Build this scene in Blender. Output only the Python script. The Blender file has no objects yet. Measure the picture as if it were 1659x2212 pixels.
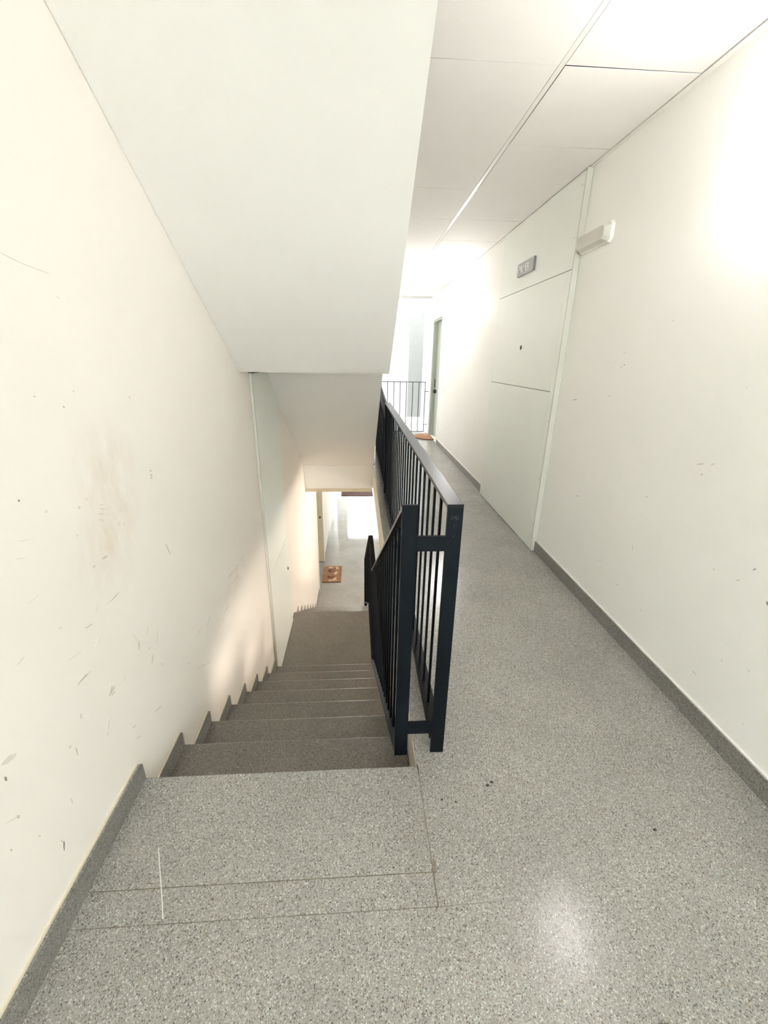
import bpy, bmesh, math, random
from mathutils import Matrix, Vector
random.seed(7)
S = bpy.context.scene
COL = S.collection

# ------------------------------------------------------------------ camera
CAM_H = 1.333
p, y, r = (math.radians(a) for a in (20.2352, 3.6831, 0.9231))
fw = Vector((math.sin(y) * math.cos(p), math.cos(y) * math.cos(p), -math.sin(p)))
rt = Vector((math.cos(y), -math.sin(y), 0.0))
up = rt.cross(fw)
rt2 = rt * math.cos(r) + up * math.sin(r)
up2 = up * math.cos(r) - rt * math.sin(r)
cam_data = bpy.data.cameras.new('camera')
cam_data.sensor_fit = 'VERTICAL'
cam_data.sensor_height = 24.0
cam_data.lens = 24.0 * 898.416 / 2212.0
cam_data.clip_start = 0.02
cam = bpy.data.objects.new('camera', cam_data)
COL.objects.link(cam)
cam.matrix_world = Matrix(((rt2.x, up2.x, -fw.x, 0), (rt2.y, up2.y, -fw.y, 0), (rt2.z, up2.z, -fw.z, CAM_H), (0, 0, 0, 1)))
S.camera = cam

# ------------------------------------------------------------------ light and exposure
W = bpy.data.worlds.new('daylight')
S.world = W
W.use_nodes = True
bg = W.node_tree.nodes['Background']
bg.inputs[0].default_value = (0.93, 0.97, 1.0, 1)
bg.inputs[1].default_value = 17.5
LAMP_POWER, MID_POWER, FILL_POWER = 13.5, 42.0, 22.0            # radiance of the glowing lamp shades, the last on an added unseen lamp
LAMP_COLOR = (1.0, 0.955, 0.915, 1)
WARM_POWER, WARM_COLOR = 56.0, (1.0, 0.85, 0.72, 1)   # warmer bulbs on the lower floor
S.view_settings.view_transform = 'Standard'
S.view_settings.look = 'None'
S.view_settings.exposure = 1.35
S.view_settings.gamma = 1.0
S.view_settings.use_curve_mapping = False
S.cycles.max_bounces = 14
S.cycles.diffuse_bounces = 10
S.cycles.glossy_bounces = 4
S.cycles.sample_clamp_indirect = 12.0

# ------------------------------------------------------------------ main dimensions (metres)
XL, XR = -0.73, 1.315         # the two long walls
XS = 0.197                    # edge of the corridor slab at the stair
RISE, TREAD = 0.167, 0.272
Y0 = 1.049                    # nosing of the top step
ZLAND = -8 * RISE
ZLOW = -16 * RISE
YL0, YL1 = Y0 + 7 * TREAD, 4.02
CEIL = 2.35
STOREY = -ZLOW

# ------------------------------------------------------------------ materials
def new_mat(name):
    m = bpy.data.materials.new(name)
    m.use_nodes = True
    nt = m.node_tree
    return m, nt, nt.nodes['Principled BSDF']

def N(nt, typ, **kw):
    n = nt.nodes.new(typ)
    for k, v in kw.items():
        if k in n.inputs.keys():
            n.inputs[k].default_value = v
        else:
            setattr(n, k, v)
    return n

def ramp(nt, fac, stops, interp='LINEAR'):
    n = nt.nodes.new('ShaderNodeValToRGB')
    n.color_ramp.interpolation = interp
    e = n.color_ramp.elements
    while len(e) < len(stops):
        e.new(0.5)
    for el, (pos, c) in zip(e, stops):
        el.position = pos
        el.color = (c, c, c, 1) if not hasattr(c, '__len__') else (*c, 1)
    nt.links.new(fac, n.inputs[0])
    return n.outputs[0]

def mix(nt, fac, a, b, blend='MIX'):
    n = nt.nodes.new('ShaderNodeMix')
    n.data_type = 'RGBA'
    n.blend_type = blend
    for sock, v in ((n.inputs[0], fac), (n.inputs[6], a), (n.inputs[7], b)):
        if hasattr(v, 'links'):
            nt.links.new(v, sock)
        elif hasattr(v, '__len__'):
            sock.default_value = (*v, 1)
        else:
            sock.default_value = v
    return n.outputs[2]

def position(nt):
    return nt.nodes.new('ShaderNodeNewGeometry').outputs['Position']

def bump(nt, bsdf, height, strength, dist=0.002):
    b = N(nt, 'ShaderNodeBump', Strength=strength, Distance=dist)
    nt.links.new(height, b.inputs['Height'])
    nt.links.new(b.outputs[0], bsdf.inputs['Normal'])

def noise(nt, vec, scale, detail=3.0, rough=0.55):
    n = N(nt, 'ShaderNodeTexNoise', Scale=scale, Detail=detail, Roughness=rough)
    nt.links.new(vec, n.inputs['Vector'])
    return n.outputs[0]

def voro(nt, vec, scale):
    n = N(nt, 'ShaderNodeTexVoronoi', Scale=scale)
    nt.links.new(vec, n.inputs['Vector'])
    return n

def mapped(nt, vec, scale=(1, 1, 1), rot=(0, 0, 0), loc=(0, 0, 0)):
    n = N(nt, 'ShaderNodeMapping')
    n.inputs['Scale'].default_value = scale
    n.inputs['Rotation'].default_value = rot
    n.inputs['Location'].default_value = loc
    nt.links.new(vec, n.inputs['Vector'])
    return n.outputs[0]

def terrazzo(name, base, rough, gain=1.0, tint=(1, 1, 1)):
    m, nt, b = new_mat(name)
    P = position(nt)
    warp = noise(nt, P, 90, 2)
    c = lambda k: tuple(min(1, base * k * gain * t) for t in tint)
    v1 = voro(nt, P, 235)
    sep = N(nt, 'ShaderNodeSeparateColor')
    nt.links.new(v1.outputs['Color'], sep.inputs[0])
    col1 = ramp(nt, sep.outputs[0], [(0.0, c(.24)), (.05, c(.34)), (.09, c(.84)), (.5, c(1.0)), (.84, c(1.1)), (.89, c(1.45)), (1.0, c(1.95))])
    round1 = ramp(nt, v1.outputs['Distance'], [(.32, 1.0), (.55, 0.0)])
    v2 = voro(nt, P, 480)
    sep2 = N(nt, 'ShaderNodeSeparateColor')
    nt.links.new(v2.outputs['Color'], sep2.inputs[0])
    col2 = ramp(nt, sep2.outputs[1], [(0.0, c(.30)), (.12, c(.45)), (.2, c(.92)), (.7, c(1.02)), (.86, c(1.2)), (.93, c(1.7))])
    col = mix(nt, round1, col2, col1)
    # a few brown and rust chips
    brown = ramp(nt, sep.outputs[2], [(.972, 0.0), (.98, .5)])
    col = mix(nt, brown, col, (0.20 * gain, 0.13 * gain, 0.08 * gain))
    dirt = ramp(nt, noise(nt, P, 2.3, 5, .6), [(.3, .86), (.7, 1.08)])
    col = mix(nt, 1.0, col, dirt, 'MULTIPLY')
    nt.links.new(col, b.inputs['Base Color'])
    b.inputs['Roughness'].default_value = rough
    b.inputs['Specular IOR Level'].default_value = 0.5
    bump(nt, b, warp, .05, .001)
    return m

def plaster(name, col, scuff=0.0, stain=0.0, rough=.6):
    m, nt, b = new_mat(name)
    P = position(nt)
    base = mix(nt, ramp(nt, noise(nt, P, 1.4, 4), [(.3, 0.0), (.7, 1.0)]), col, tuple(c * .965 for c in col))
    if stain:
        # rubbed brownish patch beside the stair where people lean
        for (cy, cz, ry, rz, k) in ((1.22, .98, .19, .22, .7), (1.14, .80, .22, .18, .5), (2.25, .07, .45, .12, .45)):
            q = mapped(nt, P, (0, 1 / ry, 1 / rz), (0, 0, 0), (0, -cy / ry, -cz / rz))
            ln = N(nt, 'ShaderNodeVectorMath', operation='LENGTH')
            nt.links.new(q, ln.inputs[0])
            f = ramp(nt, ln.outputs['Value'], [(.1, k), (1.0, 0.0)])
            f2 = mix(nt, 1.0, f, ramp(nt, noise(nt, mapped(nt, P, (1, 1, .45)), 16, 5, .65), [(.34, 0.05), (.66, 1.0)]), 'MULTIPLY')
            base = mix(nt, f2, base, tuple(c * kk for c, kk in zip(col, (.80, .72, .62))))
    nt.links.new(base, b.inputs['Base Color'])
    b.inputs['Roughness'].default_value = rough
    b.inputs['Specular IOR Level'].default_value = .3
    bump(nt, b, noise(nt, P, 160, 3), .12, .0015)
    return m

def plain(name, col, rough=.5, metal=0.0, spec=.5, bump_scale=0, bump_s=.1, vary=.06):
    m, nt, b = new_mat(name)
    P = position(nt)
    f = ramp(nt, noise(nt, P, 6, 4), [(.3, 0.0), (.7, 1.0)])
    nt.links.new(mix(nt, f, col, tuple(c * (1 - vary) for c in col)), b.inputs['Base Color'])
    b.inputs['Roughness'].default_value = rough
    b.inputs['Metallic'].default_value = metal
    b.inputs['Specular IOR Level'].default_value = spec
    if bump_scale:
        bump(nt, b, noise(nt, P, bump_scale, 2), bump_s, .001)
    return m

def glow(name, col, strength):
    m, nt, b = new_mat(name)
    b.inputs['Base Color'].default_value = (.9, .88, .84, 1)
    b.inputs['Roughness'].default_value = .3
    b.inputs['Emission Color'].default_value = col
    b.inputs['Emission Strength'].default_value = strength
    return m

M = {}
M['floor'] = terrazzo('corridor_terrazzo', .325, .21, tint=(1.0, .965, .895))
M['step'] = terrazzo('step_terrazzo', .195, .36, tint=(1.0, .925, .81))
M['lowfloor'] = terrazzo('lower_terrazzo', .34, .075, tint=(1.0, .965, .94))
M['skirt'] = terrazzo('skirting_terrazzo', .25, .38, tint=(1.0, .96, .88))
M['wall_l'] = plaster('left_plaster', (.92, .875, .82), .34, 1.0)
M['wall_r'] = plaster('right_plaster', (.935, .935, .905), .26, 0.0)
M['soffit'] = plaster('soffit_plaster', (.885, .87, .83))
M['white'] = plaster('white_plaster', (.89, .88, .845))
M['edge'] = plaster('cream_edge_paint', (.74, .68, .55), .3, 0.0)
M['grout'] = plain('joint_brown', (.20, .155, .105), .8)
M['mark0'] = plain('faint_scuff', (.78, .735, .66), .7)
M['mark1'] = plain('grey_scuff', (.64, .60, .53), .7)
M['mark2'] = plain('dark_scuff', (.32, .29, .26), .7)
M['tile'] = plain('ceiling_tile_white', (.90, .885, .86), .75, bump_scale=220, bump_s=.06, vary=.02)
M['tbar'] = plain('white_painted_steel', (.86, .85, .81), .4, vary=.02)
M['dark_gap'] = plain('dark_gap', (.07, .06, .05), .9)
M['board'] = plain('pale_green_board', (.88, .915, .87), .48, vary=.02)
M['board_side'] = plain('pale_grey_frame', (.60, .605, .545), .35, vary=.02)
M['black'] = plain('black_rubber', (.02, .02, .02), .6)
M['navy'] = plain('navy_black_paint', (.0038, .0066, .0098), .5, spec=.12, bump_scale=150, bump_s=.03, vary=.25)
M['navy_worn'] = plain('navy_paint_worn_glossy', (.011, .011, .012), .34, spec=.17, bump_scale=260, bump_s=.10, vary=.25)
M['scratch'] = plain('pale_scratch', (.055, .065, .075), .7)
M['sign'] = plain('sign_grey', (.29, .30, .30), .35)
M['sign_white'] = plain('sign_lettering_white', (.9, .9, .9), .5)
M['cream_plastic'] = plain('cream_plastic', (.80, .76, .66), .4)
M['coir'] = plain('coir', (.36, .19, .10), .95, bump_scale=420, bump_s=.8, vary=.3)
M['coir_edge'] = plain('coir_dark', (.16, .06, .02), .95)
M['coir_brown'] = plain('print_brown', (.17, .06, .028), .95, vary=.3)
M['coir_mid'] = plain('print_mid_brown', (.36, .17, .10), .95, vary=.3)
M['coir_pale'] = plain('print_pale', (.62, .46, .31), .95, vary=.15)
M['redmat'] = plain('rust_red_carpet', (.045, .015, .010), .95, spec=.05, bump_scale=300, bump_s=.8, vary=.45)
M['steel'] = plain('brushed_steel', (.45, .45, .44), .3, metal=1.0)
M['greyrail'] = plain('grey_painted_rail', (.035, .032, .03), .5, spec=.2)
M['jamb_low'] = plain('cream_jamb_paint', (.60, .56, .44), .4)
M['jamb'] = plain('grey_green_paint', (.44, .48, .43), .4, vary=.04)
M['leaf'] = plain('door_leaf_green', (.42, .46, .40), .4, vary=.04)
M['lampglow'] = glow('lamp_opal_glass', LAMP_COLOR, LAMP_POWER)
M['lampwarm'] = glow('warm_opal_glass', WARM_COLOR, WARM_POWER)
M['lampfill'] = glow('fill_lamp_glow', (1.0, .97, .945, 1), FILL_POWER)
M['lampmid'] = glow('white_opal_glass', (1.0, .985, .97, 1), MID_POWER)
M['lampback'] = plain('lamp_copper_plate', (.62, .38, .25), .4)
M['shutter'] = plain('pale_grey_shutter', (.25, .25, .243), .5)
M['paint'] = plain('white_paint_drip', (.72, .70, .66), .7)
M['lintel'] = plain('cream_lintel', (.70, .63, .46), .5, vary=.15)

def diffuser():
    m, nt, b = new_mat('clear_ribbed_plastic')
    b.inputs['Base Color'].default_value = (.93, .92, .86, 1)
    b.inputs['Roughness'].default_value = .18
    tr = nt.nodes.new('ShaderNodeBsdfTransparent')
    tr.inputs[0].default_value = (.97, .96, .93, 1)
    mx = nt.nodes.new('ShaderNodeMixShader')
    mx.inputs[0].default_value = .6
    nt.links.new(tr.outputs[0], mx.inputs[1])
    nt.links.new(b.outputs[0], mx.inputs[2])
    nt.links.new(mx.outputs[0], nt.nodes['Material Output'].inputs[0])
    return m
M['diffuser'] = diffuser()

def glass():
    m, nt, b = new_mat('clear_glass')
    tr = nt.nodes.new('ShaderNodeBsdfTransparent')
    tr.inputs[0].default_value = (.95, .97, .97, 1)
    gl = nt.nodes.new('ShaderNodeBsdfGlossy')
    gl.inputs['Roughness'].default_value = .02
    mx = nt.nodes.new('ShaderNodeMixShader')
    mx.inputs[0].default_value = .07
    nt.links.new(tr.outputs[0], mx.inputs[1])
    nt.links.new(gl.outputs[0], mx.inputs[2])
    nt.links.new(mx.outputs[0], nt.nodes['Material Output'].inputs[0])
    return m
M['glass'] = glass()

# ------------------------------------------------------------------ mesh helpers
def box(bm, x0, x1, y0, y1, z0, z1):
    v = [bm.verts.new(c) for c in ((x0, y0, z0), (x1, y0, z0), (x1, y1, z0), (x0, y1, z0), (x0, y0, z1), (x1, y0, z1), (x1, y1, z1), (x0, y1, z1))]
    for f in ((3, 2, 1, 0), (4, 5, 6, 7), (0, 1, 5, 4), (1, 2, 6, 5), (2, 3, 7, 6), (3, 0, 4, 7)):
        bm.faces.new([v[i] for i in f])

def prism(bm, pts, axis, a, b):
    """polygon pts swept along an axis ('x': pts are (y,z); 'z': pts are (x,y); 'y': pts are (x,z))"""
    mk = {'x': lambda q, t: (t, q[0], q[1]), 'y': lambda q, t: (q[0], t, q[1]), 'z': lambda q, t: (q[0], q[1], t)}[axis]
    A = [bm.verts.new(mk(q, a)) for q in pts]
    B = [bm.verts.new(mk(q, b)) for q in pts]
    n = len(pts)
    bm.faces.new(A)
    bm.faces.new(B[::-1])
    for i in range(n):
        j = (i + 1) % n
        bm.faces.new((A[j], A[i], B[i], B[j]))

def obj(name, bm, mat, parent=None, bevel=0.0, smooth=False):
    bmesh.ops.recalc_face_normals(bm, faces=bm.faces[:])
    if bevel:
        bmesh.ops.bevel(bm, geom=bm.edges[:], offset=bevel, segments=2, affect='EDGES', profile=.6)
    me = bpy.data.meshes.new(name)
    bm.to_mesh(me)
    bm.free()
    if smooth:
        for f in me.polygons:
            f.use_smooth = True
    me.materials.append(M[mat])
    o = bpy.data.objects.new(name, me)
    COL.objects.link(o)
    if parent is not None:
        o.parent = parent
        o.matrix_parent_inverse = parent.matrix_basis.inverted()
    return o

def bx(name, mat, parent, x0, x1, y0, y1, z0, z1, bevel=0.0):
    bm = bmesh.new()
    box(bm, x0, x1, y0, y1, z0, z1)
    return obj(name, bm, mat, parent, bevel)

def struct(o):
    o['kind'] = 'structure'
    return o

def thing(name, label, cat, loc=(0, 0, 0), group=None):
    o = bpy.data.objects.new(name, None)
    o.empty_display_size = .05
    COL.objects.link(o)
    o.location = loc
    o['label'] = label
    o['category'] = cat
    if group:
        o['group'] = group
    return o

def tag(o, label, cat, group=None):
    o['label'] = label
    o['category'] = cat
    if group:
        o['group'] = group
    return o

def disc(bm, c, rad, axis, depth, n=20):
    pts = [(math.cos(2 * math.pi * i / n) * rad, math.sin(2 * math.pi * i / n) * rad) for i in range(n)]
    if axis == 'x':
        prism(bm, [(c[1] + a, c[2] + b) for a, b in pts], 'x', c[0] - depth, c[0])
    else:
        prism(bm, [(c[0] + a, c[1] + b) for a, b in pts], 'z', c[2], c[2] + depth)

# ------------------------------------------------------------------ setting: walls
YB, YE = -3.2, 8.08           # back of the corridor, far end of the upper corridor
YD = 13.6                     # entrance wall of the lower corridor
TOP = 5.02
def slabs(name, mat, boxes):
    bm = bmesh.new()
    for b in boxes:
        box(bm, *b)
    return struct(obj(name, bm, mat))

DL0, DL1 = 6.72, 7.88         # lower left door opening
slabs('wall_left', 'wall_l', [(XL - .2, XL, YB, DL0, ZLOW, TOP), (XL - .2, XL, DL0, DL1, ZLOW + 2.02, TOP), (XL - .2, XL, DL1, YE, ZLOW, TOP),
                              (XL - .2, XL, YE, YD, ZLOW, -.32)])
DR0, DR1 = 6.97, 7.78         # upper right door opening
slabs('wall_right', 'wall_r', [(XR, XR + .2, YB, DR0, ZLOW, TOP), (XR, XR + .2, DR0, DR1, ZLOW, 0), (XR, XR + .2, DR0, DR1, 1.95, TOP),
                               (XR, XR + .2, DR1, YE, ZLOW, TOP), (XR, XR + .2, YE, YD, ZLOW, -.32)])
WX0, WX1, WZ0, WZ1 = -.10, 1.15, .95, 2.05   # unseen window added behind the viewer as fill light
slabs('wall_back', 'wall_r', [(XL - .2, XR + .2, YB - .2, YB, ZLOW, WZ0), (XL - .2, XR + .2, YB - .2, YB, WZ1, TOP),
                              (XL - .2, WX0, YB - .2, YB, WZ0, WZ1), (WX1, XR + .2, YB - .2, YB, WZ0, WZ1)])
fill_win = struct(bx('window_fill', 'tbar', None, WX0, WX1, YB - .12, YB - .06, WZ0, WZ0 + .05))
bx('frame', 'tbar', fill_win, WX0, WX1, YB - .12, YB - .06, WZ1 - .05, WZ1)
for x0 in (WX0, (WX0 + WX1) / 2 - .025, WX1 - .05):
    bx('frame', 'tbar', fill_win, x0, x0 + .05, YB - .12, YB - .06, WZ0 + .05, WZ1 - .05)
bx('pane', 'glass', fill_win, WX0 + .05, (WX0 + WX1) / 2 - .025, YB - .093, YB - .087, WZ0 + .05, WZ1 - .05)
bx('pane', 'glass', fill_win, (WX0 + WX1) / 2 + .025, WX1 - .05, YB - .093, YB - .087, WZ0 + .05, WZ1 - .05)
slabs('wall_entrance', 'white', [(XL - .2, -.42, YD, YD + .2, ZLOW, -.32), (.78, XR + .2, YD, YD + .2, ZLOW, -.32), (-.42, .78, YD, YD + .2, ZLOW + 2.02, -.32)])
# far end of the upper corridor: header, side piers, and the open light well beyond
slabs('wall_far', 'white', [(XL - .2, XR + .2, YE - .02, YE + .16, CEIL + .01, TOP), (XL - .2, .05, YE, YE + .16, 0, CEIL + .01)])
M['render'] = plaster('courtyard_render', (.57, .57, .56))
slabs('wall_courtyard', 'render', [(-1.4, 2.6, 10.6, 10.8, -.32, 9.5), (-1.6, -1.4, YE, 10.8, -.32, 9.5), (2.6, 2.8, YE, 10.8, -.32, 9.5),
                                  (XR + .2, 2.6, YE, YE + .16, -.32, 9.5), (-1.4, XL - .2, YE, YE + .16, -.32, 9.5)])
slabs('floor_courtyard', 'render', [(-1.6, 2.8, YE + .16, 10.8, -.34, -.03)])
M['paving'] = plain('outdoor_paving', (.30, .29, .27), .8)
slabs('floor_outside', 'paving', [(-30, 30, -30, 40, ZLOW - .5, ZLOW - .21), (-4, 5, YD + .3, 24, ZLOW - .21, ZLOW - .02)])
slabs('ceiling_sky_blocker', 'white', [(-1.2, 1.6, YD + .2, YD + 1.3, -.12, 0)])  # unseen slab added to cut the daylight entering through the glass door
slabs('ceiling_upper', 'white', [(XL - .2, XR + .2, YB - .2, YE + .16, TOP, TOP + .15)])

# scuffs, scratches and bumps of the plaster
def scuffs(parent, x, side, marks):
    for y0, z0, y1, z1, w, k in marks:
        l = math.hypot(y1 - y0, z1 - z0) or .001
        dy, dz = (y1 - y0) / l, (z1 - z0) / l
        h = w * .0005
        pts = []
        n = 5
        for sgn in (1, -1):
            rng = range(n + 1) if sgn > 0 else range(n, -1, -1)
            for i in rng:
                t = i / n
                ww = h * (math.sin(math.pi * (.08 + .84 * t)) ** .7) * random.uniform(.55, 1.15)
                pts.append((y0 + dy * l * t - sgn * dz * ww, z0 + dz * l * t + sgn * dy * ww))
        bm = bmesh.new()
        prism(bm, pts, 'x', x, x + side * .0006)
        obj('scuff_mark', bm, 'mark%d' % k, parent)
LEFT_MARKS = [(1.148,0.654,1.101,0.652,4,1),(1.101,0.652,1.077,0.657,2,0),(1.045,0.674,1.03,0.663,4,0),(1.007,0.64,0.977,0.647,4,1),(0.904,0.705,0.896,0.703,2,1),(0.939,0.53,0.901,0.528,3,1),(1.031,0.405,1.005,0.399,6,1),(1.193,0.444,1.176,0.416,7,1),(1.169,0.486,1.189,0.419,4,0),(1.252,0.34,1.232,0.312,6,1),(1.086,0.396,1.073,0.38,4,0),(1.258,0.456,1.238,0.42,3,1),(1.314,0.405,1.287,0.35,2,1),(1.5,0.608,1.48,0.663,2,2),(1.134,0.784,1.11,0.786,7,1),(1.075,0.785,1.065,0.781,5,1),(2.45,0.149,2.329,0.156,8,0),(2.323,0.141,2.182,0.164,10,0),(2.182,0.164,2.093,0.174,12,0),(2.283,0.091,2.108,0.11,6,0),(2.088,0.144,2.077,0.073,9,0),(2.056,0.019,1.95,0.034,5,1),(1.968,0.027,1.931,-0.014,5,1),(1.79,0.142,1.722,0.115,10,0),(1.658,0.161,1.57,0.156,7,0),(1.718,0.103,1.693,0.072,5,0),(1.962,0.143,1.908,0.14,5,0),(1.161,0.924,1.164,0.897,3,0),(1.15,0.923,1.172,0.913,9,0),(1.139,0.912,1.165,0.901,9,0),(1.136,0.897,1.153,0.886,8,0),(1.153,0.935,1.171,0.927,7,0),(1.461,0.953,1.472,0.949,8,1),(1.459,0.939,1.473,0.934,9,1),(1.458,0.929,1.47,0.924,8,1),(1.106,0.971,1.106,0.961,9,0),(1.069,0.96,1.071,0.952,12,0),(0.958,0.989,0.957,0.982,9,0),(1.227,0.856,1.222,0.844,8,0),(1.247,0.843,1.246,0.832,6,0),(1.244,0.889,1.243,0.878,6,0),(1.036,0.893,1.036,0.886,6,0),(0.891,1.037,0.893,1.032,5,2),(1.102,1.21,1.106,1.207,3,2),(1.012,1.242,1.02,1.24,3,1),(1.418,1.209,1.422,1.2,4,1),(1.152,1.244,1.158,1.24,3,1),(0.857,0.954,0.903,0.941,1.5,0),(0.838,0.921,0.866,0.911,1.5,0),(0.892,0.611,0.943,0.599,2,0),(0.764,0.707,0.786,0.712,3,0),(0.834,0.814,0.869,0.815,1.5,0),(1.556,0.012,1.71,-0.078,2,1),(1.482,0.107,1.495,0.093,5,1),(1.288,0.272,1.299,0.245,4,0),(1.02,0.414,0.997,0.397,8,1),(1.005,0.393,1.025,0.389,5,1),(0.975,0.333,0.956,0.312,6,0),(0.958,0.305,0.946,0.299,5,0),(0.882,0.45,0.882,0.432,9,0),(0.779,0.28,0.779,0.26,6,0),(0.724,0.207,0.717,0.184,5,2),(0.718,0.223,0.722,0.206,2,1),(0.651,0.408,0.653,0.399,6,1),(0.658,0.515,0.658,0.503,5,2),(0.656,0.401,0.625,0.424,1.5,0),(0.818,0.403,0.827,0.404,4,1),(0.838,0.384,0.836,0.358,5,1),(1.064,0.153,1.087,0.144,3,1),(1.058,0.206,1.078,0.201,3,1),(1.193,0.139,1.239,0.118,3,1),(0.901,0.529,0.957,0.524,2.5,1),(0.994,0.574,1.027,0.593,2,0),(1.225,0.381,1.251,0.372,4,0),(0.676,0.305,0.678,0.299,4,1),(0.615,0.36,0.616,0.354,4,1),(0.695,0.533,0.661,0.545,14,0),(1.027,1.525,1.08,1.516,1.2,1),(1.08,1.516,1.12,1.513,1.2,1),(1.12,1.513,1.169,1.51,1.2,1),(1.174,1.463,1.183,1.459,1.2,1)]
RIGHT_MARKS = [(1.479,0.931,1.468,0.938,6,1),(1.509,0.965,1.477,0.975,10,0),(1.444,0.977,1.431,0.987,8,0),(2.323,0.575,2.297,0.576,3,2),(1.74,0.757,1.728,0.76,3,2),(1.163,0.688,1.155,0.698,4,2),(1.195,0.633,1.206,0.624,4,1),(1.087,0.616,1.079,0.605,8,2),(1.306,0.62,1.296,0.614,5,0),(1.766,0.668,1.691,0.657,1.5,0),(2.152,0.42,1.935,0.429,1.5,0),(1.751,0.514,1.741,0.485,4,0),(1.973,0.316,1.961,0.318,6,0),(1.253,0.192,1.231,0.19,3,1),(1.061,0.36,1.058,0.359,4,2),(1.019,0.175,1.011,0.172,4,0),(1.163,0.323,1.153,0.319,4,0),(1.598,0.254,1.587,0.242,3,1),(1.801,0.26,1.781,0.277,4,0),(1.997,0.309,1.978,0.305,5,0),(2.562,1.111,2.508,1.123,4,2),(2.689,0.914,2.629,0.924,1.5,1),(1.835,1.502,1.828,1.498,4,1),(2.26,1.336,2.252,1.333,3,2),(2.114,1.325,2.101,1.319,7,1),(2.133,1.314,2.122,1.31,7,1),(1.778,1.256,1.775,1.254,3,1),(2.189,1.168,2.182,1.165,4,2),(1.395,1.261,1.392,1.259,3,1),(2.188,1.076,2.179,1.075,3,1),(2.136,1.376,2.119,1.379,3,1)]
scuffs(bpy.data.objects['wall_left'], XL, 1, LEFT_MARKS)
scuffs(bpy.data.objects['wall_right'], XR, -1, RIGHT_MARKS)

# ------------------------------------------------------------------ setting: floors
bm = bmesh.new()
box(bm, XS, XR, Y0 + .001, YE + .16, -.30, -.0012)
box(bm, XL, XR, YB, Y0 - .03, -.30, -.0012)
floor = struct(obj('floor', bm, 'grout'))
J1, J2, JX = .648, .726, .199  # joints in the terrazzo
bm = bmesh.new()
# corridor slab with a crack running on from the landing joint
prism(bm, [(XL, YB), (XR, YB), (XR, J1 + .02), (XR, YE + .16), (XS, YE + .16), (XS, Y0 + .001), (JX + .0016, Y0 + .001), (JX + .0016, J1 + .0006),
           (.50, J1 + .006), (JX + .0016, J1 - .0006), (XL, J1 - .0006)], 'z', -.02, 0)
obj('terrazzo_slab', bm, 'floor', floor)
bx('terrazzo_slab', 'floor', floor, XL, JX - .0008, J1 + .0009, J2 - .0010, -.02, 0)
# small dark chips in the floor
for px, py, a, b in ((.423, .965, .006, .004), (.44, .975, .007, .004), (.262, .925, .004, .003), (.305, .915, .004, .003), (.893, .802, .006, .004)):
    bm = bmesh.new()
    pts = []
    for i in range(9):
        t = 2 * math.pi * i / 9
        k = random.uniform(.75, 1.15)
        pts.append((px + a * k * math.cos(t), py + b * k * math.sin(t)))
    prism(bm, pts, 'z', -.002, .0012)
    obj('dark_chip', bm, 'black', floor)
for px, py, a, b in ((.2035, .7265, .007, .005), (.206, .745, .004, .012)):
    bm = bmesh.new()
    prism(bm, [(px + a * random.uniform(.6, 1.1) * math.cos(t * .698), py + b * random.uniform(.6, 1.1) * math.sin(t * .698)) for t in range(9)], 'z', -.002, .0006)
    obj('mortar_patch', bm, 'grout', floor)
# edge of the corridor slab, painted cream
slabs('trim_1', 'edge', [(XS - .003, XS + .02, Y0 + .001, 5.39, -.335, -.006), (XS - .003, XS + .02, 5.93, YE, -.335, -.006)])
slabs('floor_lower', 'lowfloor', [(XL - .3, XR, YB, YD + .3, ZLOW - .2, ZLOW)])
slabs('ceiling_lower', 'white', [(XS + .02, XR, YB, YE, -.33, -.30), (XL, XS + .0, 5.6, YE, -.335, -.30), (XL - .2, XR + .2, YE, YD + .2, -.36, -.32),
                                 (XL, XS + .02, YB, .5, -.33, -.30)])
slabs('floor_arrival', 'floor', [(XL, XS, 5.93, YE + .16, -.30, -.0005)])

# ------------------------------------------------------------------ ceiling of metal tiles
ceil = struct(bx('ceiling', 'dark_gap', None, XS + .02, XR, YB, YE, CEIL + .014, CEIL + .04))
XT = .753
YT = [1.955 + .601 * k for k in range(-8, 11)]
for k in range(len(YT) - 1):
    ya, yb = YT[k] + .0018, min(YT[k + 1] - .0018, YE - .03)
    if yb - ya < .1:
        continue
    for xa, xb in ((XS + .022, XT - .013), (XT + .013, XR - .028)):
        dz = random.uniform(0, .0022)
        bm = bmesh.new()
        z = CEIL + dz
        tilt = random.uniform(-.0015, .0015)
        v = [bm.verts.new(c) for c in ((xa, ya, z + tilt), (xb, ya, z - tilt), (xb, yb, z), (xa, yb, z), (xa, ya, z + .0016 + tilt), (xb, ya, z + .0016 - tilt), (xb, yb, z + .0016), (xa, yb, z + .0016))]
        for f in ((3, 2, 1, 0), (4, 5, 6, 7), (0, 1, 5, 4), (1, 2, 6, 5), (2, 3, 7, 6), (3, 0, 4, 7)):
            bm.faces.new([v[i] for i in f])
        obj('ceiling_tile', bm, 'tile', ceil)
bx('ceiling_runner', 'tbar', ceil, XT - .011, XT + .010, YB, YE - .02, CEIL + .001, CEIL + .014)
bx('edge_angle', 'tbar', ceil, XR - .024, XR, YB, YE - .02, CEIL - .002, CEIL + .006)
bx('edge_fascia', 'tbar', ceil, XS + .02, XR, YE - .026, YE - .006, CEIL - .03, CEIL + .012)

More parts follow.
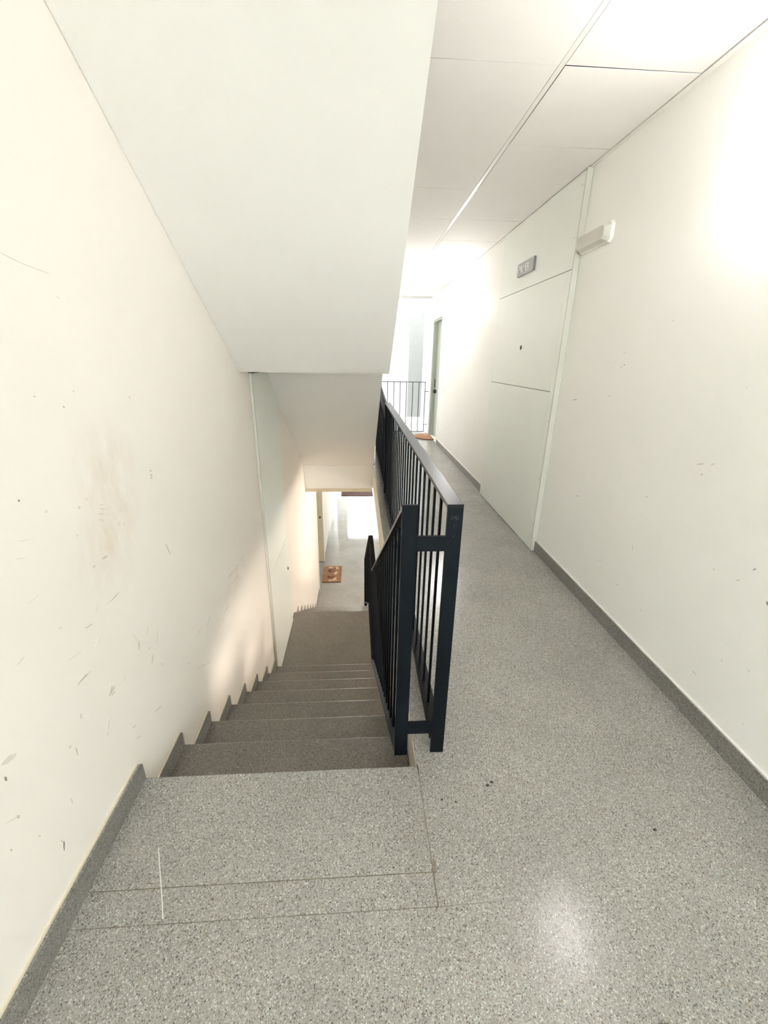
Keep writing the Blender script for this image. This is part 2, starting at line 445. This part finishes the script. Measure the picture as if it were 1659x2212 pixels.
# ------------------------------------------------------------------ lower staircase
stair = thing('staircase', 'grey terrazzo staircase going down between the scuffed wall and the black railing', 'staircase', (0, Y0, 0))
XE = XS - .006
XW = XL + .0015
def step_mesh(bm, yn, ztop, depth, rise_to=None, xe=None):
    xe = XE if xe is None else xe
    # tread with a slightly rounded nosing towards +y and its riser under the nose
    t = .03
    b = .006
    prism(bm, [(yn - depth - .012, ztop - t), (yn - depth - .012, ztop), (yn - b, ztop), (yn - b * .3, ztop - b * .3), (yn, ztop - b), (yn, ztop - t)], 'x', XW, xe)
    if rise_to is not None:
        box(bm, XW, XE, yn - .035, yn - .013, rise_to, ztop - t)
bm = bmesh.new()
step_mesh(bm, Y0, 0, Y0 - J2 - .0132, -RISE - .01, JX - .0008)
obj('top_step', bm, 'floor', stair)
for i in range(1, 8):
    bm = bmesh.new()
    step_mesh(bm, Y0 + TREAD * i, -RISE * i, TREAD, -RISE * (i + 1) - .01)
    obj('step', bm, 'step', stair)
bm = bmesh.new()
step_mesh(bm, YL1, ZLAND, YL1 - YL0, ZLAND - RISE - .01)
obj('landing', bm, 'step', stair)
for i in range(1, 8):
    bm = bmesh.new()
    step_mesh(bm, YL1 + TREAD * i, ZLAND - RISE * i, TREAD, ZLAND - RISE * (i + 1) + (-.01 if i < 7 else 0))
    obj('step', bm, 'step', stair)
bm = bmesh.new()
prism(bm, [(Y0 - .04, -.17), (YL0 - .03, ZLAND - .012), (YL0 - .03, ZLAND - .03), (YL1 - .04, ZLAND - .03), (YL1 - .04, ZLAND - .17), (YL1 + 7 * TREAD - .05, ZLOW), (YL1 + 7 * TREAD - .4, ZLOW),
           (3.55, ZLAND - .13), (2.74, ZLAND - .10), (Y0 - .04, -.36)], 'x', XW, XE)
obj('stair_slab', bm, 'soffit', stair)
# stepped terrazzo skirting along the wall
def skirt_piece(y0, y1, z, parent):
    h, t = .078, .011
    bm = bmesh.new()
    prism(bm, [(y0, z), (y1, z), (y1, z + h - .012), (y1 - .012, z + h), (y0, z + h)], 'x', XW, XL + t)
    o = obj('skirting', bm, 'skirt', parent)
    bx('paint_edge', 'edge', o, XW, XL + t - .003, y0, y1 - .012, z + h, z + h + .0012)
for i in range(1, 8):
    skirt_piece(Y0 + TREAD * (i - 1) - .012, Y0 + TREAD * i - .004, -RISE * i, stair)
for i in range(1, 8):
    skirt_piece(YL1 + TREAD * (i - 1) - .012, YL1 + TREAD * i - .004, ZLAND - RISE * i, stair)
# a drip of white paint across the top step
bm = bmesh.new()
pts = [(-0.4992, 0.6591), (-0.5204, 0.7034), (-0.5422, 0.7458), (-0.5656, 0.7913), (-0.5815, 0.8251)]
L = [(a - .0013, b) for a, b in pts]
Rr = [(a + .0011, b) for a, b in pts[::-1]]
prism(bm, L + Rr, 'z', .0, .0006)
obj('paint_drip', bm, 'paint', stair)

# skirtings of the flat floors
def skirting(name, boxes):
    bm = bmesh.new()
    for b in boxes:
        box(bm, *b)
    return struct(obj(name, bm, 'skirt'))
bm = bmesh.new()
prism(bm, [(YB, 0), (Y0 - .004, 0), (Y0 - .004, .066), (Y0 - .016, .078), (YB, .078)], 'x', XL, XL + .012)
struct(obj('baseboard_left', bm, 'skirt'))
skirting('baseboard_right', [(XR - .012, XR, YB, 2.30, 0, .078), (XR - .012, XR, 2.3015, 2.748, 0, .078), (XR - .012, XR, 4.155, DR0 - .05, 0, .078)])
skirting('baseboard_lower', [(XL, XL + .012, YL1 + 7 * TREAD, DL0 - .06, ZLOW, ZLOW + .078), (XL, XL + .012, DL1 + .06, YD, ZLOW, ZLOW + .078)])
# plaster fillet on top of the left skirting
slabs('trim_2', 'edge', [(XL, XL + .005, YB, Y0 - .02, .078, .086)])
slabs('trim_3', 'white', [(XR - .006, XR, YB, 2.748, .078, .084), (XR - .006, XR, 4.155, DR0 - .05, .078, .084)])

# ------------------------------------------------------------------ upper staircase overhead (its plastered underside)
ov = thing('staircase', 'white plastered underside of the flight of stairs overhead', 'staircase', (0, 2.74, 1.24))
XU = .195
ny = []
def up_profile(flight):
    pts = []
    z0 = STOREY
    if flight == 1:
        low = [(2.74, 1.243), (1.02, 1.243 + .636 * 1.72)]
        top = [(Y0 - .03, STOREY)]
        for i in range(8):
            yy = Y0 + TREAD * i
            top += [(yy, z0 - RISE * i), (yy, z0 - RISE * (i + 1))]
        return top[:-1] + [(YL0, z0 + ZLAND)] + [(YL0 + .0, 1.25)] + low + [(Y0 - .03, 2.36)]
bm = bmesh.new()
prism(bm, up_profile(1), 'x', XW, XU)
obj('upper_flight', bm, 'soffit', ov)
bx('upper_landing', 'soffit', ov, XW, XU, 2.745, YL1, 1.246, STOREY + ZLAND)
# lower of the two flights, seen beyond the landing edge
ov2 = thing('staircase', 'lower flight of the overhead stairs, seen beyond the soffit edge above the lower corridor', 'staircase', (0, 5.4, 0))
bm = bmesh.new()
pts = [(3.46, 1.236), (YL1 - .01, 1.236)]
for i in range(1, 8):
    yy = YL1 + TREAD * (i - 1)
    pts += [(yy, STOREY + ZLAND - RISE * i), (yy + TREAD, STOREY + ZLAND - RISE * i)]
pts += [(YL1 + TREAD * 7, 0.002), (5.395, 0.002)]
prism(bm, pts, 'x', XW, XU)
obj('upper_flight', bm, 'soffit', ov2)
# beam that carries the far floor, with its lintel
bm = bmesh.new()
prism(bm, [(5.395, 0.0), (5.925, 0.0), (5.925, -.295), (5.58, -.295), (5.55, -.345), (5.49, -.345)], 'x', XW, XS + .0155)
obj('landing_beam', bm, 'white', ov2)
bm = bmesh.new()
prism(bm, [(5.485, -.345), (5.57, -.345), (5.57, -.392), (5.485, -.392)], 'x', XW, XS - .02)
obj('lintel', bm, 'lintel', ov2)
# upper corridor floor beside the well (above the tiles) and its end
slabs('floor_upper', 'white', [(XS + .02, XR, YB, YE, CEIL + .042, STOREY), (XL, XS + .02, YB, Y0 - .03, CEIL, STOREY)])

# ------------------------------------------------------------------ railing between corridor and stairs
rail = thing('railing', 'black steel railing with twin posts between the corridor and the stairs', 'railing', (.21, 1.1, 0))
YP = 1.097
RX0, RX1 = .252, .298
TH = .012
# corridor side
bx('post', 'navy', rail, RX0, RX1, YP, YP + TH, 0, .949 - TH, .0012)
bx('handrail', 'navy_worn', rail, RX0 - .002, RX1, YP, 3.98, .949 - TH, .949, .0012)
bx('bottom_rail', 'navy_worn', rail, RX0 - .006, RX1 - .004, YP + TH, 6.06, .056, .066, .001)
bx('post', 'navy', rail, RX0, RX1, 3.98, 3.98 + TH * 1.4, 0, .949, .001)
bm = bmesh.new()
prism(bm, [(3.985, .935), (3.985, .949), (6.06, 1.13), (6.06, 1.00), (3.995, .80)], 'x', RX0, RX0 + .016)
obj('handrail', bm, 'navy', rail)
bx('post', 'navy', rail, RX0, RX1, 6.05, 6.065, 0, 1.12, .001)
bar = None
for k in range(42):
    yb_ = 1.147 + .1175 * k
    if abs(yb_ - 3.985) < .03 or yb_ > 6.03:
        continue
    if bar is None:
        bar = bx('baluster', 'navy', rail, .2635, .2720, yb_, yb_ + .011, .062, .945 - TH / 2)
        base_y = yb_
        barmesh = bar.data
    else:
        o = bar.copy()
        COL.objects.link(o)
        o.location = bar.location + Vector((0, yb_ - base_y, 0))
# feet of the bottom rail
for yy in (1.9, 3.0, 4.9):
    bx('foot', 'navy', rail, .262, .286, yy, yy + .012, 0, .058)
# stair side
LX0, LX1 = .122, .167
SL = .631
def hz(yy):       # top of the stair handrail
    if yy < 3.2:
        return .947 - SL * (yy - YP)
    if yy < 3.95:
        return .947 - SL * (3.2 - YP)
    return .947 - SL * (3.2 - YP) - SL * (yy - 3.95)
def bz(yy):       # underside rail
    if yy < 3.08:
        return .015 - .627 * (yy - YP)
    if yy < 4.0:
        return .015 - .627 * (3.08 - YP)
    return .015 - .627 * (3.08 - YP) - .627 * (yy - 4.0)
def lx(yy):       # the stair railing leans a hair towards the wall as it goes
    return -.0085 * (yy - YP)
def ribbon(name, fn, ys, th, mat='navy'):
    bm = bmesh.new()
    rings = []
    for yy in ys:
        z = fn(yy)
        d = lx(yy)
        rings.append([bm.verts.new(c) for c in ((LX0 + d, yy, z - th), (LX1 + d, yy, z - th), (LX1 + d, yy, z), (LX0 + d, yy, z))])
    for a, b in zip(rings, rings[1:]):
        for i in range(4):
            j = (i + 1) % 4
            bm.faces.new((a[i], a[j], b[j], b[i]))
    bm.faces.new(rings[0][::-1])
    bm.faces.new(rings[-1])
    return obj(name, bm, mat, rail)
bx('post', 'navy', rail, LX0, LX1, YP, YP + TH, -.008, .947, .0012)
ribbon('handrail', hz, [YP + TH, 3.12, 3.16, 3.2], .014, 'navy_worn')
ribbon('handrail', hz, [3.2, 3.92, 3.95], .014)
ribbon('handrail', hz, [3.95, 3.97, 5.93], .014)
ribbon('bottom_rail', bz, [YP + TH, 3.08, 3.1, 3.98, 4.0, 5.93], .012)
d = lx(5.93)
bx('post', 'navy', rail, LX0 + d, LX1 + d, 5.93, 5.942, ZLOW, hz(5.93), .001)
for k in range(41):
    yy = 1.225 + .1175 * k
    if yy > 5.9:
        break
    bx('baluster', 'navy', rail, .139 + lx(yy), .149 + lx(yy), yy, yy + .012, bz(yy + .009) - .006, hz(yy + .009) - .008)
# bridging bars that tie the two near posts together
bx('tie_bar', 'navy', rail, LX1 - .001, RX0 + .001, YP, YP + TH, .803, .850, .0008)
bx('tie_bar', 'navy', rail, LX1 - .001, RX0 + .001, YP, YP + TH, .092, .140, .0008)
# stubs that fix the stair rail to the slab edge
for yy in (2.0, 2.9):
    bx('foot', 'navy', rail, LX1 + lx(yy) - .004, XS - .002, yy, yy + .02, bz(yy) - .014, bz(yy) - .002)
# scratched bow mark on the near corridor post
def stroke(pts, w=.0004):
    bm = bmesh.new()
    for (a, b), (c, e) in zip(pts, pts[1:]):
        dx, dz = c - a, e - b
        l = math.hypot(dx, dz) or 1
        nx, nz = -dz / l * w, dx / l * w
        prism(bm, [(a + nx, b + nz), (a - nx, b - nz), (c - nx, e - nz), (c + nx, e + nz)], 'y', YP - .0006, YP)
    return obj('scratch_mark', bm, 'scratch', rail)
sx, sz = .2735, .908
stroke([(sx - .010, sz + .006), (sx - .011, sz - .004), (sx - .008, sz - .005), (sx, sz + .001), (sx + .003, sz + .006), (sx + .010, sz + .003), (sx + .011, sz - .002), (sx + .006, sz - .006), (sx + .004, sz), (sx, sz + .001), (sx - .006, sz + .004), (sx - .010, sz + .006)])
stroke([(sx + .004, sz + .005), (sx + .005, sz - .007)])
stroke([(sx + .001, sz - .02), (sx + .0012, sz - .031)], .0005)
stroke([(sx - .001, sz - .060), (sx + .0035, sz - .054)], .0005)

# ------------------------------------------------------------------ cupboard on the right wall
cup = thing('utility_cupboard', 'tall pale green utility cupboard front on the right wall under the grey floor sign', 'cupboard', (XR, 3.45, 0))
F = .032
CY0, CY1 = 2.75, 4.15
XF = XR - F
g = .0022
ZA, ZB = 1.141, 1.853
bm = bmesh.new()
box(bm, XF - .004, XR - .0015, CY0, CY0 + .012, .004, CEIL - .004)
obj('side_trim', bm, 'board_side', cup)
bx('stile', 'board', cup, XF, XR - .0015, CY0 + .012, CY0 + .075, .004, ZB - g, .001)
bx('stile', 'board', cup, XF, XR - .0015, CY1 - .035, CY1, .004, ZB - g, .001)
bx('upper_panel', 'board', cup, XF, XR - .0015, CY0 + .012, CY1, ZB + g, CEIL - .006, .001)
dr = bx('door', 'board', cup, XF, XR - .008, CY0 + .075 + g, CY1 - .035 - g, ZA + g, ZB - g, .0012)
bx('lower_panel', 'board', cup, XF, XR - .008, CY0 + .075 + g, CY1 - .035 - g, .006, ZA - g, .0012)
bx('recess', 'dark_gap', cup, XR - .007, XR - .0018, CY0 + .05, CY1 - .02, .006, CEIL - .01)
bm = bmesh.new()
disc(bm, (XF + .0005, 3.454, 1.431), .016, 'x', .003)
obj('keyhole', bm, 'black', dr)
for yy, zz in ((2.80, 2.02), (2.80, 2.28), (4.10, 2.02), (4.10, 2.2), (2.79, .95), (2.79, .55), (2.79, .12)):
    bm = bmesh.new()
    disc(bm, (XF + .0005, yy, zz), .0055, 'x', .0012, 10)
    obj('screw', bm, 'board_side', cup)

# floor sign
sg = thing('floor_sign', 'small grey sign reading PRIMER on the upper panel of the cupboard', 'sign', (XF, 3.52, 2.0))
bx('plate', 'sign', sg, XF - .016, XF - .0005, 3.362, 3.688, 1.953, 2.043, .0012)
cu = bpy.data.curves.new('lettering', 'FONT')
cu.body = 'PRIMER'
cu.size = .062
cu.extrude = .0006
cu.offset = .0006
cu.align_x = 'LEFT'
cu.align_y = 'CENTER'
cu.resolution_u = 3
tmp = bpy.data.objects.new('lettering_curve', cu)
COL.objects.link(tmp)
dg = bpy.context.evaluated_depsgraph_get()
me = bpy.data.meshes.new_from_object(tmp.evaluated_get(dg))
bpy.data.objects.remove(tmp)
xs = [v.co.x for v in me.vertices]
ys = [v.co.y for v in me.vertices]
kx, ky = .212 / (max(xs) - min(xs)), .050 / (max(ys) - min(ys))
for v in me.vertices:
    a, b, c = v.co
    v.co = (XF - .0166 - c, 3.655 - (a - min(xs)) * kx, 1.973 + (b - min(ys)) * ky)
me.materials.clear()
me.materials.append(M['sign_white'])
lt = bpy.data.objects.new('lettering', me)
COL.objects.link(lt)
lt.parent = sg
lt.matrix_parent_inverse = sg.matrix_basis.inverted()

# emergency light fitting
em = thing('emergency_light', 'unlit ribbed plastic emergency light fitting beside the cupboard top', 'light', (XR, 2.55, 1.97))
EY0, EY1, EZ0, EZ1 = 2.425, 2.745, 1.918, 2.018
def tapered(bm, x0, x1, y0, y1, z0, z1, c, ins):
    def ring(x, i):
        a, b, cc, d, k = y0 + i, y1 - i, z0 + i, z1 - i, c
        return [bm.verts.new((x, q[0], q[1])) for q in ((a + k, cc), (b - k, cc), (b, cc + k), (b, d - k), (b - k, d), (a + k, d), (a, d - k), (a, cc + k))]
    A, B = ring(x0, 0), ring(x1, ins)
    bm.faces.new(A)
    bm.faces.new(B[::-1])
    for i in range(8):
        j = (i + 1) % 8
        bm.faces.new((A[i], B[i], B[j], A[j]))
bm = bmesh.new()
tapered(bm, XR, XR - .018, EY0, EY1, EZ0, EZ1, .016, .002)
obj('base', bm, 'tbar', em)
bm = bmesh.new()
tapered(bm, XR - .0185, XR - .047, EY0 + .006, EY1 - .006, EZ0 + .006, EZ1 - .006, .014, .012)
df = obj('diffuser', bm, 'diffuser', em)
bm = bmesh.new()
for i in range(10):
    t = i / 10 * 2 * math.pi
    a = bm.verts.new((XR - .034 + .007 * math.cos(t), EY0 + .05, 1.978 + .007 * math.sin(t)))
tv = bm.verts[:]
f = bm.faces.new(tv)
e = bmesh.ops.extrude_face_region(bm, geom=[f])
bmesh.ops.translate(bm, vec=(0, .22, 0), verts=[v for v in e['geom'] if isinstance(v, bmesh.types.BMVert)])
obj('tube', bm, 'sign_white', em, smooth=False)
bx('tube_holder', 'sign', em, XR - .042, XR - .020, EY0 + .040, EY0 + .052, 1.962, 1.994)
bx('tube_holder', 'sign', em, XR - .042, XR - .020, EY0 + .268, EY0 + .280, 1.962, 1.994)
bx('indicator', 'sign', em, XR - .042, XR - .020, EY0 + .075, EY0 + .11, 1.940, 1.952)

# ------------------------------------------------------------------ wall lamps
def lamp_outline(k, n=48):
    pts = []
    for i in range(n):
        t = 2 * math.pi * i / n
        e = 2 / 3.0
        c, d = math.cos(t), math.sin(t)
        pts.append((math.copysign(abs(c) ** e, c) * .135 * k, math.copysign(abs(d) ** e, d) * .150 * k))
    return pts
def lamp_meshes():
    bm = bmesh.new()
    rings = []
    for i in range(7):
        a = i / 7 * math.pi / 2
        rings.append([bm.verts.new((-.034 - .070 * math.sin(a), q[0], q[1])) for q in lamp_outline(math.cos(a) ** .6 * .985)])
    tip = bm.verts.new((-.104, 0, 0))
    for A, B in zip(rings, rings[1:]):
        for i in range(len(A)):
            j = (i + 1) % len(A)
            bm.faces.new((A[i], A[j], B[j], B[i]))
    for i in range(len(rings[-1])):
        bm.faces.new((rings[-1][i], rings[-1][(i + 1) % len(rings[-1])], tip))
    bm.faces.new(rings[0][::-1])
    return bm
shade_me = plate_me = None
def shade_mesh(glass):
    if glass == 'lampglow':
        return shade_me
    me = shade_me.copy()
    me.materials.clear()
    me.materials.append(M[glass])
    return me
def wall_lamp(loc, label, glass='lampglow'):
    global shade_me, plate_me
    t = thing('wall_lamp', label, 'lamp', loc, 'glowing opal wall lamps along the right wall')
    if shade_me is None:
        s = obj('lamp_shade', lamp_meshes(), 'lampglow', None, smooth=True)
        bm = bmesh.new()
        prism(bm, lamp_outline(.96), 'x', -.034, -.0005)
        q = obj('back_plate', bm, 'lampback', None)
        shade_me, plate_me = s.data, q.data
    else:
        s = bpy.data.objects.new('lamp_shade', shade_mesh(glass))
        q = bpy.data.objects.new('back_plate', plate_me)
        COL.objects.link(s)
        COL.objects.link(q)
    for o in (s, q):
        o.parent = t
    return t
wall_lamp((XR, 1.43, 1.97), 'glowing opal wall lamp cut by the right picture edge, nearest the viewer')
wall_lamp((XR, 5.62, 1.935), 'glowing opal wall lamp between the cupboard and the far door', 'lampmid')
fill_lamp = wall_lamp((XL, 7.3, 1.95), 'added unseen fill lamp on the left wall behind the overhead stairs at the far end', 'lampfill')  # added out of sight to brighten the far end of the corridor
fill_lamp.rotation_euler.z = math.pi
del fill_lamp['group']
wall_lamp((XR, 1.43, ZLOW + 1.97), 'glowing opal wall lamp on the lower corridor wall under the near corridor slab', 'lampwarm')
wall_lamp((XR, 5.62, ZLOW + 1.97), 'glowing opal wall lamp on the lower corridor wall opposite the lower door', 'lampwarm')

# ------------------------------------------------------------------ cupboard beside the stair landing
lc = thing('utility_cupboard', 'narrow pale cupboard front on the left wall beside the stair landing', 'cupboard', (XL, 3.4, ZLAND))
XG = XL + .014
LY0, LY1 = 2.962, 3.86
ZS = -.335
bx('recess', 'dark_gap', lc, XW, XL + .004, LY0 + .02, LY1 - .004, ZLAND + .01, ZS + .05)
bx('frame', 'board_side', lc, XW, XG + .004, LY0 + .012, LY0 + .035, ZLAND + .09, 1.23, .001)
bm = bmesh.new()
prism(bm, [(LY0 + .037, ZS + .003), (LY1, ZS + .003), (LY1, .978), (3.485, 1.208), (3.45, 1.225), (LY0 + .037, 1.225)], 'x', XL + .0045, XG)
obj('upper_panel', bm, 'board', lc)
ld = bx('door', 'board', lc, XL + .0045, XG, LY0 + .037, LY1, ZLAND + .003, ZS - .002, .001)
bm = bmesh.new()
prism(bm, [(3.77 + .010 * math.cos(i * .6283), -.655 + .016 * math.sin(i * .6283)) for i in range(10)], 'x', XG, XG + .006)
obj('keyhole', bm, 'black', ld)
bx('wire_stub', 'black', lc, XW, XL + .03, LY0 - .01, LY0 + .05, 1.232, 1.243)
bx('dark_joint', 'dark_gap', lc, XW, XG - .002, LY0 + .037, 3.43, 1.2255, 1.234)

# ------------------------------------------------------------------ doors
d1 = struct(bx('door_1', 'leaf', None, XR + .07, XR + .11, DR0, DR1, .01, 1.95))
bm = bmesh.new()
box(bm, XR - .003, XR + .16, DR1 - .022, DR1, 0, 1.95)
box(bm, XR - .003, XR + .16, DR0, DR0 + .022, 0, 1.95)
box(bm, XR - .003, XR + .16, DR0, DR1, 1.93, 1.95)
obj('jamb', bm, 'jamb', d1)
bm = bmesh.new()
box(bm, XR - .014, XR, DR0 - .05, DR0, 0, 1.95)
box(bm, XR - .014, XR, DR1, DR1 + .05, 0, 1.95)
obj('casing', bm, 'tbar', d1)
bx('head_casing', 'tbar', d1, XR - .03, XR, DR0 - .06, DR1 + .06, 1.95, 2.03)
bm = bmesh.new()
disc(bm, (XR + .07, 7.63, .80), .030, 'x', .05, 16)
obj('knob', bm, 'black', d1)
bx('lock_plate', 'dark_gap', d1, XR + .055, XR + .07, DR1 - .03, DR1 - .022, .86, 1.0)
slabs('trim_4', 'tbar', [(XR, XR + .2, DR0, DR1, -.01, .004)])

d2 = struct(bx('door_2', 'leaf', None, XL - .15, XL - .11, DL0, DL1, ZLOW + .01, ZLOW + 2.0))
bm = bmesh.new()
box(bm, XL - .16, XL + .004, DL1 - .03, DL1, ZLOW, ZLOW + 2.02)
box(bm, XL - .16, XL + .004, DL0, DL0 + .03, ZLOW, ZLOW + 2.02)
box(bm, XL - .16, XL + .004, DL0, DL1, ZLOW + 1.99, ZLOW + 2.02)
obj('jamb', bm, 'jamb_low', d2)
bm = bmesh.new()
box(bm, XL, XL + .014, DL0 - .05, DL0, ZLOW, ZLOW + 2.02)
box(bm, XL, XL + .014, DL1, DL1 + .05, ZLOW, ZLOW + 2.02)
box(bm, XL, XL + .014, DL0 - .05, DL1 + .05, ZLOW + 2.02, ZLOW + 2.07)
obj('casing', bm, 'tbar', d2)
bx('hinge', 'dark_gap', d2, XL - .012, XL + .006, DL0 - .006, DL0 + .012, ZLOW + 1.78, ZLOW + 1.90)
bx('latch', 'dark_gap', d2, XL - .07, XL - .03, DL1 - .036, DL1 - .03, ZLOW + .98, ZLOW + 1.02)
bx('threshold', 'dark_gap', d2, XL - .12, XL + .004, DL1 - .04, DL1 - .028, ZLOW, ZLOW + .012)

d3 = struct(bx('door_3', 'steel', None, -.42, .78, YD + .05, YD + .10, ZLOW + 1.97, ZLOW + 2.02))
for x0, x1 in ((-.42, -.38), (.16, .20), (.74, .78)):
    bx('frame', 'steel', d3, x0, x1, YD + .05, YD + .10, ZLOW, ZLOW + 1.97)
bx('sill', 'steel', d3, -.42, .78, YD + .05, YD + .10, ZLOW, ZLOW + .03)
bx('pane', 'glass', d3, -.38, .16, YD + .07, YD + .078, ZLOW + .03, ZLOW + 1.97)
bx('pane', 'glass', d3, .20, .74, YD + .07, YD + .078, ZLOW + .03, ZLOW + 1.97)

# light switch by the far door
sw = thing('light_switch', 'small white light switch on the right wall before the far door', 'switch', (XR, 6.5, .9))
bx('plate', 'tbar', sw, XR - .009, XR, 6.46, 6.54, .86, .94, .002)
bx('rocker', 'sign_white', sw, XR - .013, XR - .009, 6.475, 6.525, .875, .925, .001)

# ------------------------------------------------------------------ far guard rail and courtyard shutter
fr = thing('guard_rail', 'thin grey guard rail across the bright far end of the corridor', 'railing', (.65, 8.0, 0))
FY = 8.0
bx('top_bar', 'greyrail', fr, .05, 1.252, FY, FY + .012, .930, .942)
bx('bottom_bar', 'greyrail', fr, .05, 1.252, FY, FY + .012, .024, .034)
for k in range(11):
    x = 1.246 - .1165 * k
    if x < .06:
        break
    bx('bar', 'greyrail', fr, x - .006, x + .006, FY + .001, FY + .011, .034, .930)
for z in (.765, .155):
    bx('bracket', 'greyrail', fr, 1.25, XR, FY + .002, FY + .010, z, z + .012)
sh = tag(bx('shutter_panel', 'shutter', None, 1.22, 1.55, 10.57, 10.598, -.028, 2.35), 'pale grey vertical panel on the courtyard wall behind the far guard rail', 'panel')

# ------------------------------------------------------------------ mats
hm = thing('doormat', 'brown half-round coir doormat in front of the far corridor door', 'doormat', (1.3, 7.5, 0))
bm = bmesh.new()
pts = [(1.325 + .02, 7.25), (1.325 + .02, 7.88)]
cx_, cy_ = 1.325, 7.565
for i in range(25):
    t = math.pi / 2 + math.pi * i / 24
    pts.append((cx_ + .315 * math.cos(t), cy_ + .315 * math.sin(t)))
prism(bm, pts[2:], 'z', 0.001, .016)
obj('pile', bm, 'coir', hm)
bm = bmesh.new()
o_, i_ = [], []
for i in range(25):
    t = math.pi / 2 + math.pi * i / 24
    o_.append((cx_ + .322 * math.cos(t), cy_ + .322 * math.sin(t)))
    i_.append((cx_ + .315 * math.cos(t), cy_ + .315 * math.sin(t)))
prism(bm, o_ + i_[::-1], 'z', 0.001, .012)
obj('edge', bm, 'coir_edge', hm)

dm = thing('doormat', 'tan coir doormat with two brown birds printed on it beside the lower door', 'doormat', (-.53, 7.3, ZLOW))
MX0, MX1, MY0, MY1 = -.705, -.350, 6.99, 7.63
MZ = ZLOW + .016
bx('pile', 'coir', dm, MX0, MX1, MY0 + .012, MY1, ZLOW + .001, MZ)
bx('edge', 'coir_edge', dm, MX0, MX1, MY0, MY0 + .012, ZLOW + .001, MZ - .002)
def blob(name, mat, u, v, a, b, rot=0.0, z=.0008):
    bm = bmesh.new()
    cx2, cy2 = MX0 + u * (MX1 - MX0), MY1 - v * (MY1 - MY0)
    pts = []
    for i in range(16):
        t = 2 * math.pi * i / 16
        k = random.uniform(.88, 1.1)
        xx, yy = a * math.cos(t) * k, b * math.sin(t) * k
        pts.append((cx2 + xx * math.cos(rot) - yy * math.sin(rot), cy2 + xx * math.sin(rot) + yy * math.cos(rot)))
    prism(bm, pts, 'z', MZ, MZ + z)
    obj(name, bm, mat, dm)
blob('printed_bird', 'coir_pale', .38, .10, .055, .030, -.2, .0004)
blob('printed_bird', 'coir_pale', .70, .13, .045, .05, 0, .0004)
blob('printed_bird', 'coir_brown', .42, .31, .072, .075, .1, .0008)
blob('printed_bird', 'coir_mid', .50, .31, .040, .030, .1, .0012)
blob('printed_bird', 'coir_brown', .61, .15, .02, .03, .4, .0016)
blob('printed_bird', 'coir_pale', .68, .46, .035, .055, -.3, .0004)
blob('printed_bird', 'coir_brown', .42, .68, .072, .055, 0, .0008)
blob('printed_bird', 'coir_mid', .46, .60, .055, .06, 0, .0012)
blob('printed_bird', 'coir_pale', .44, .90, .05, .030, .3, .0004)
blob('printed_bird', 'coir_pale', .66, .83, .035, .06, -.2, .0004)
for v in (.28, .62):
    for u in (.04, .95):
        blob('printed_mark', 'coir_brown', u, v, .012, .012, 0, .0006)

tag(bx('entrance_mat', 'redmat', None, -.545, .44, 12.27, 13.12, ZLOW + .001, ZLOW + .014, .003), 'dark red entrance mat at the far end of the lower corridor', 'mat')
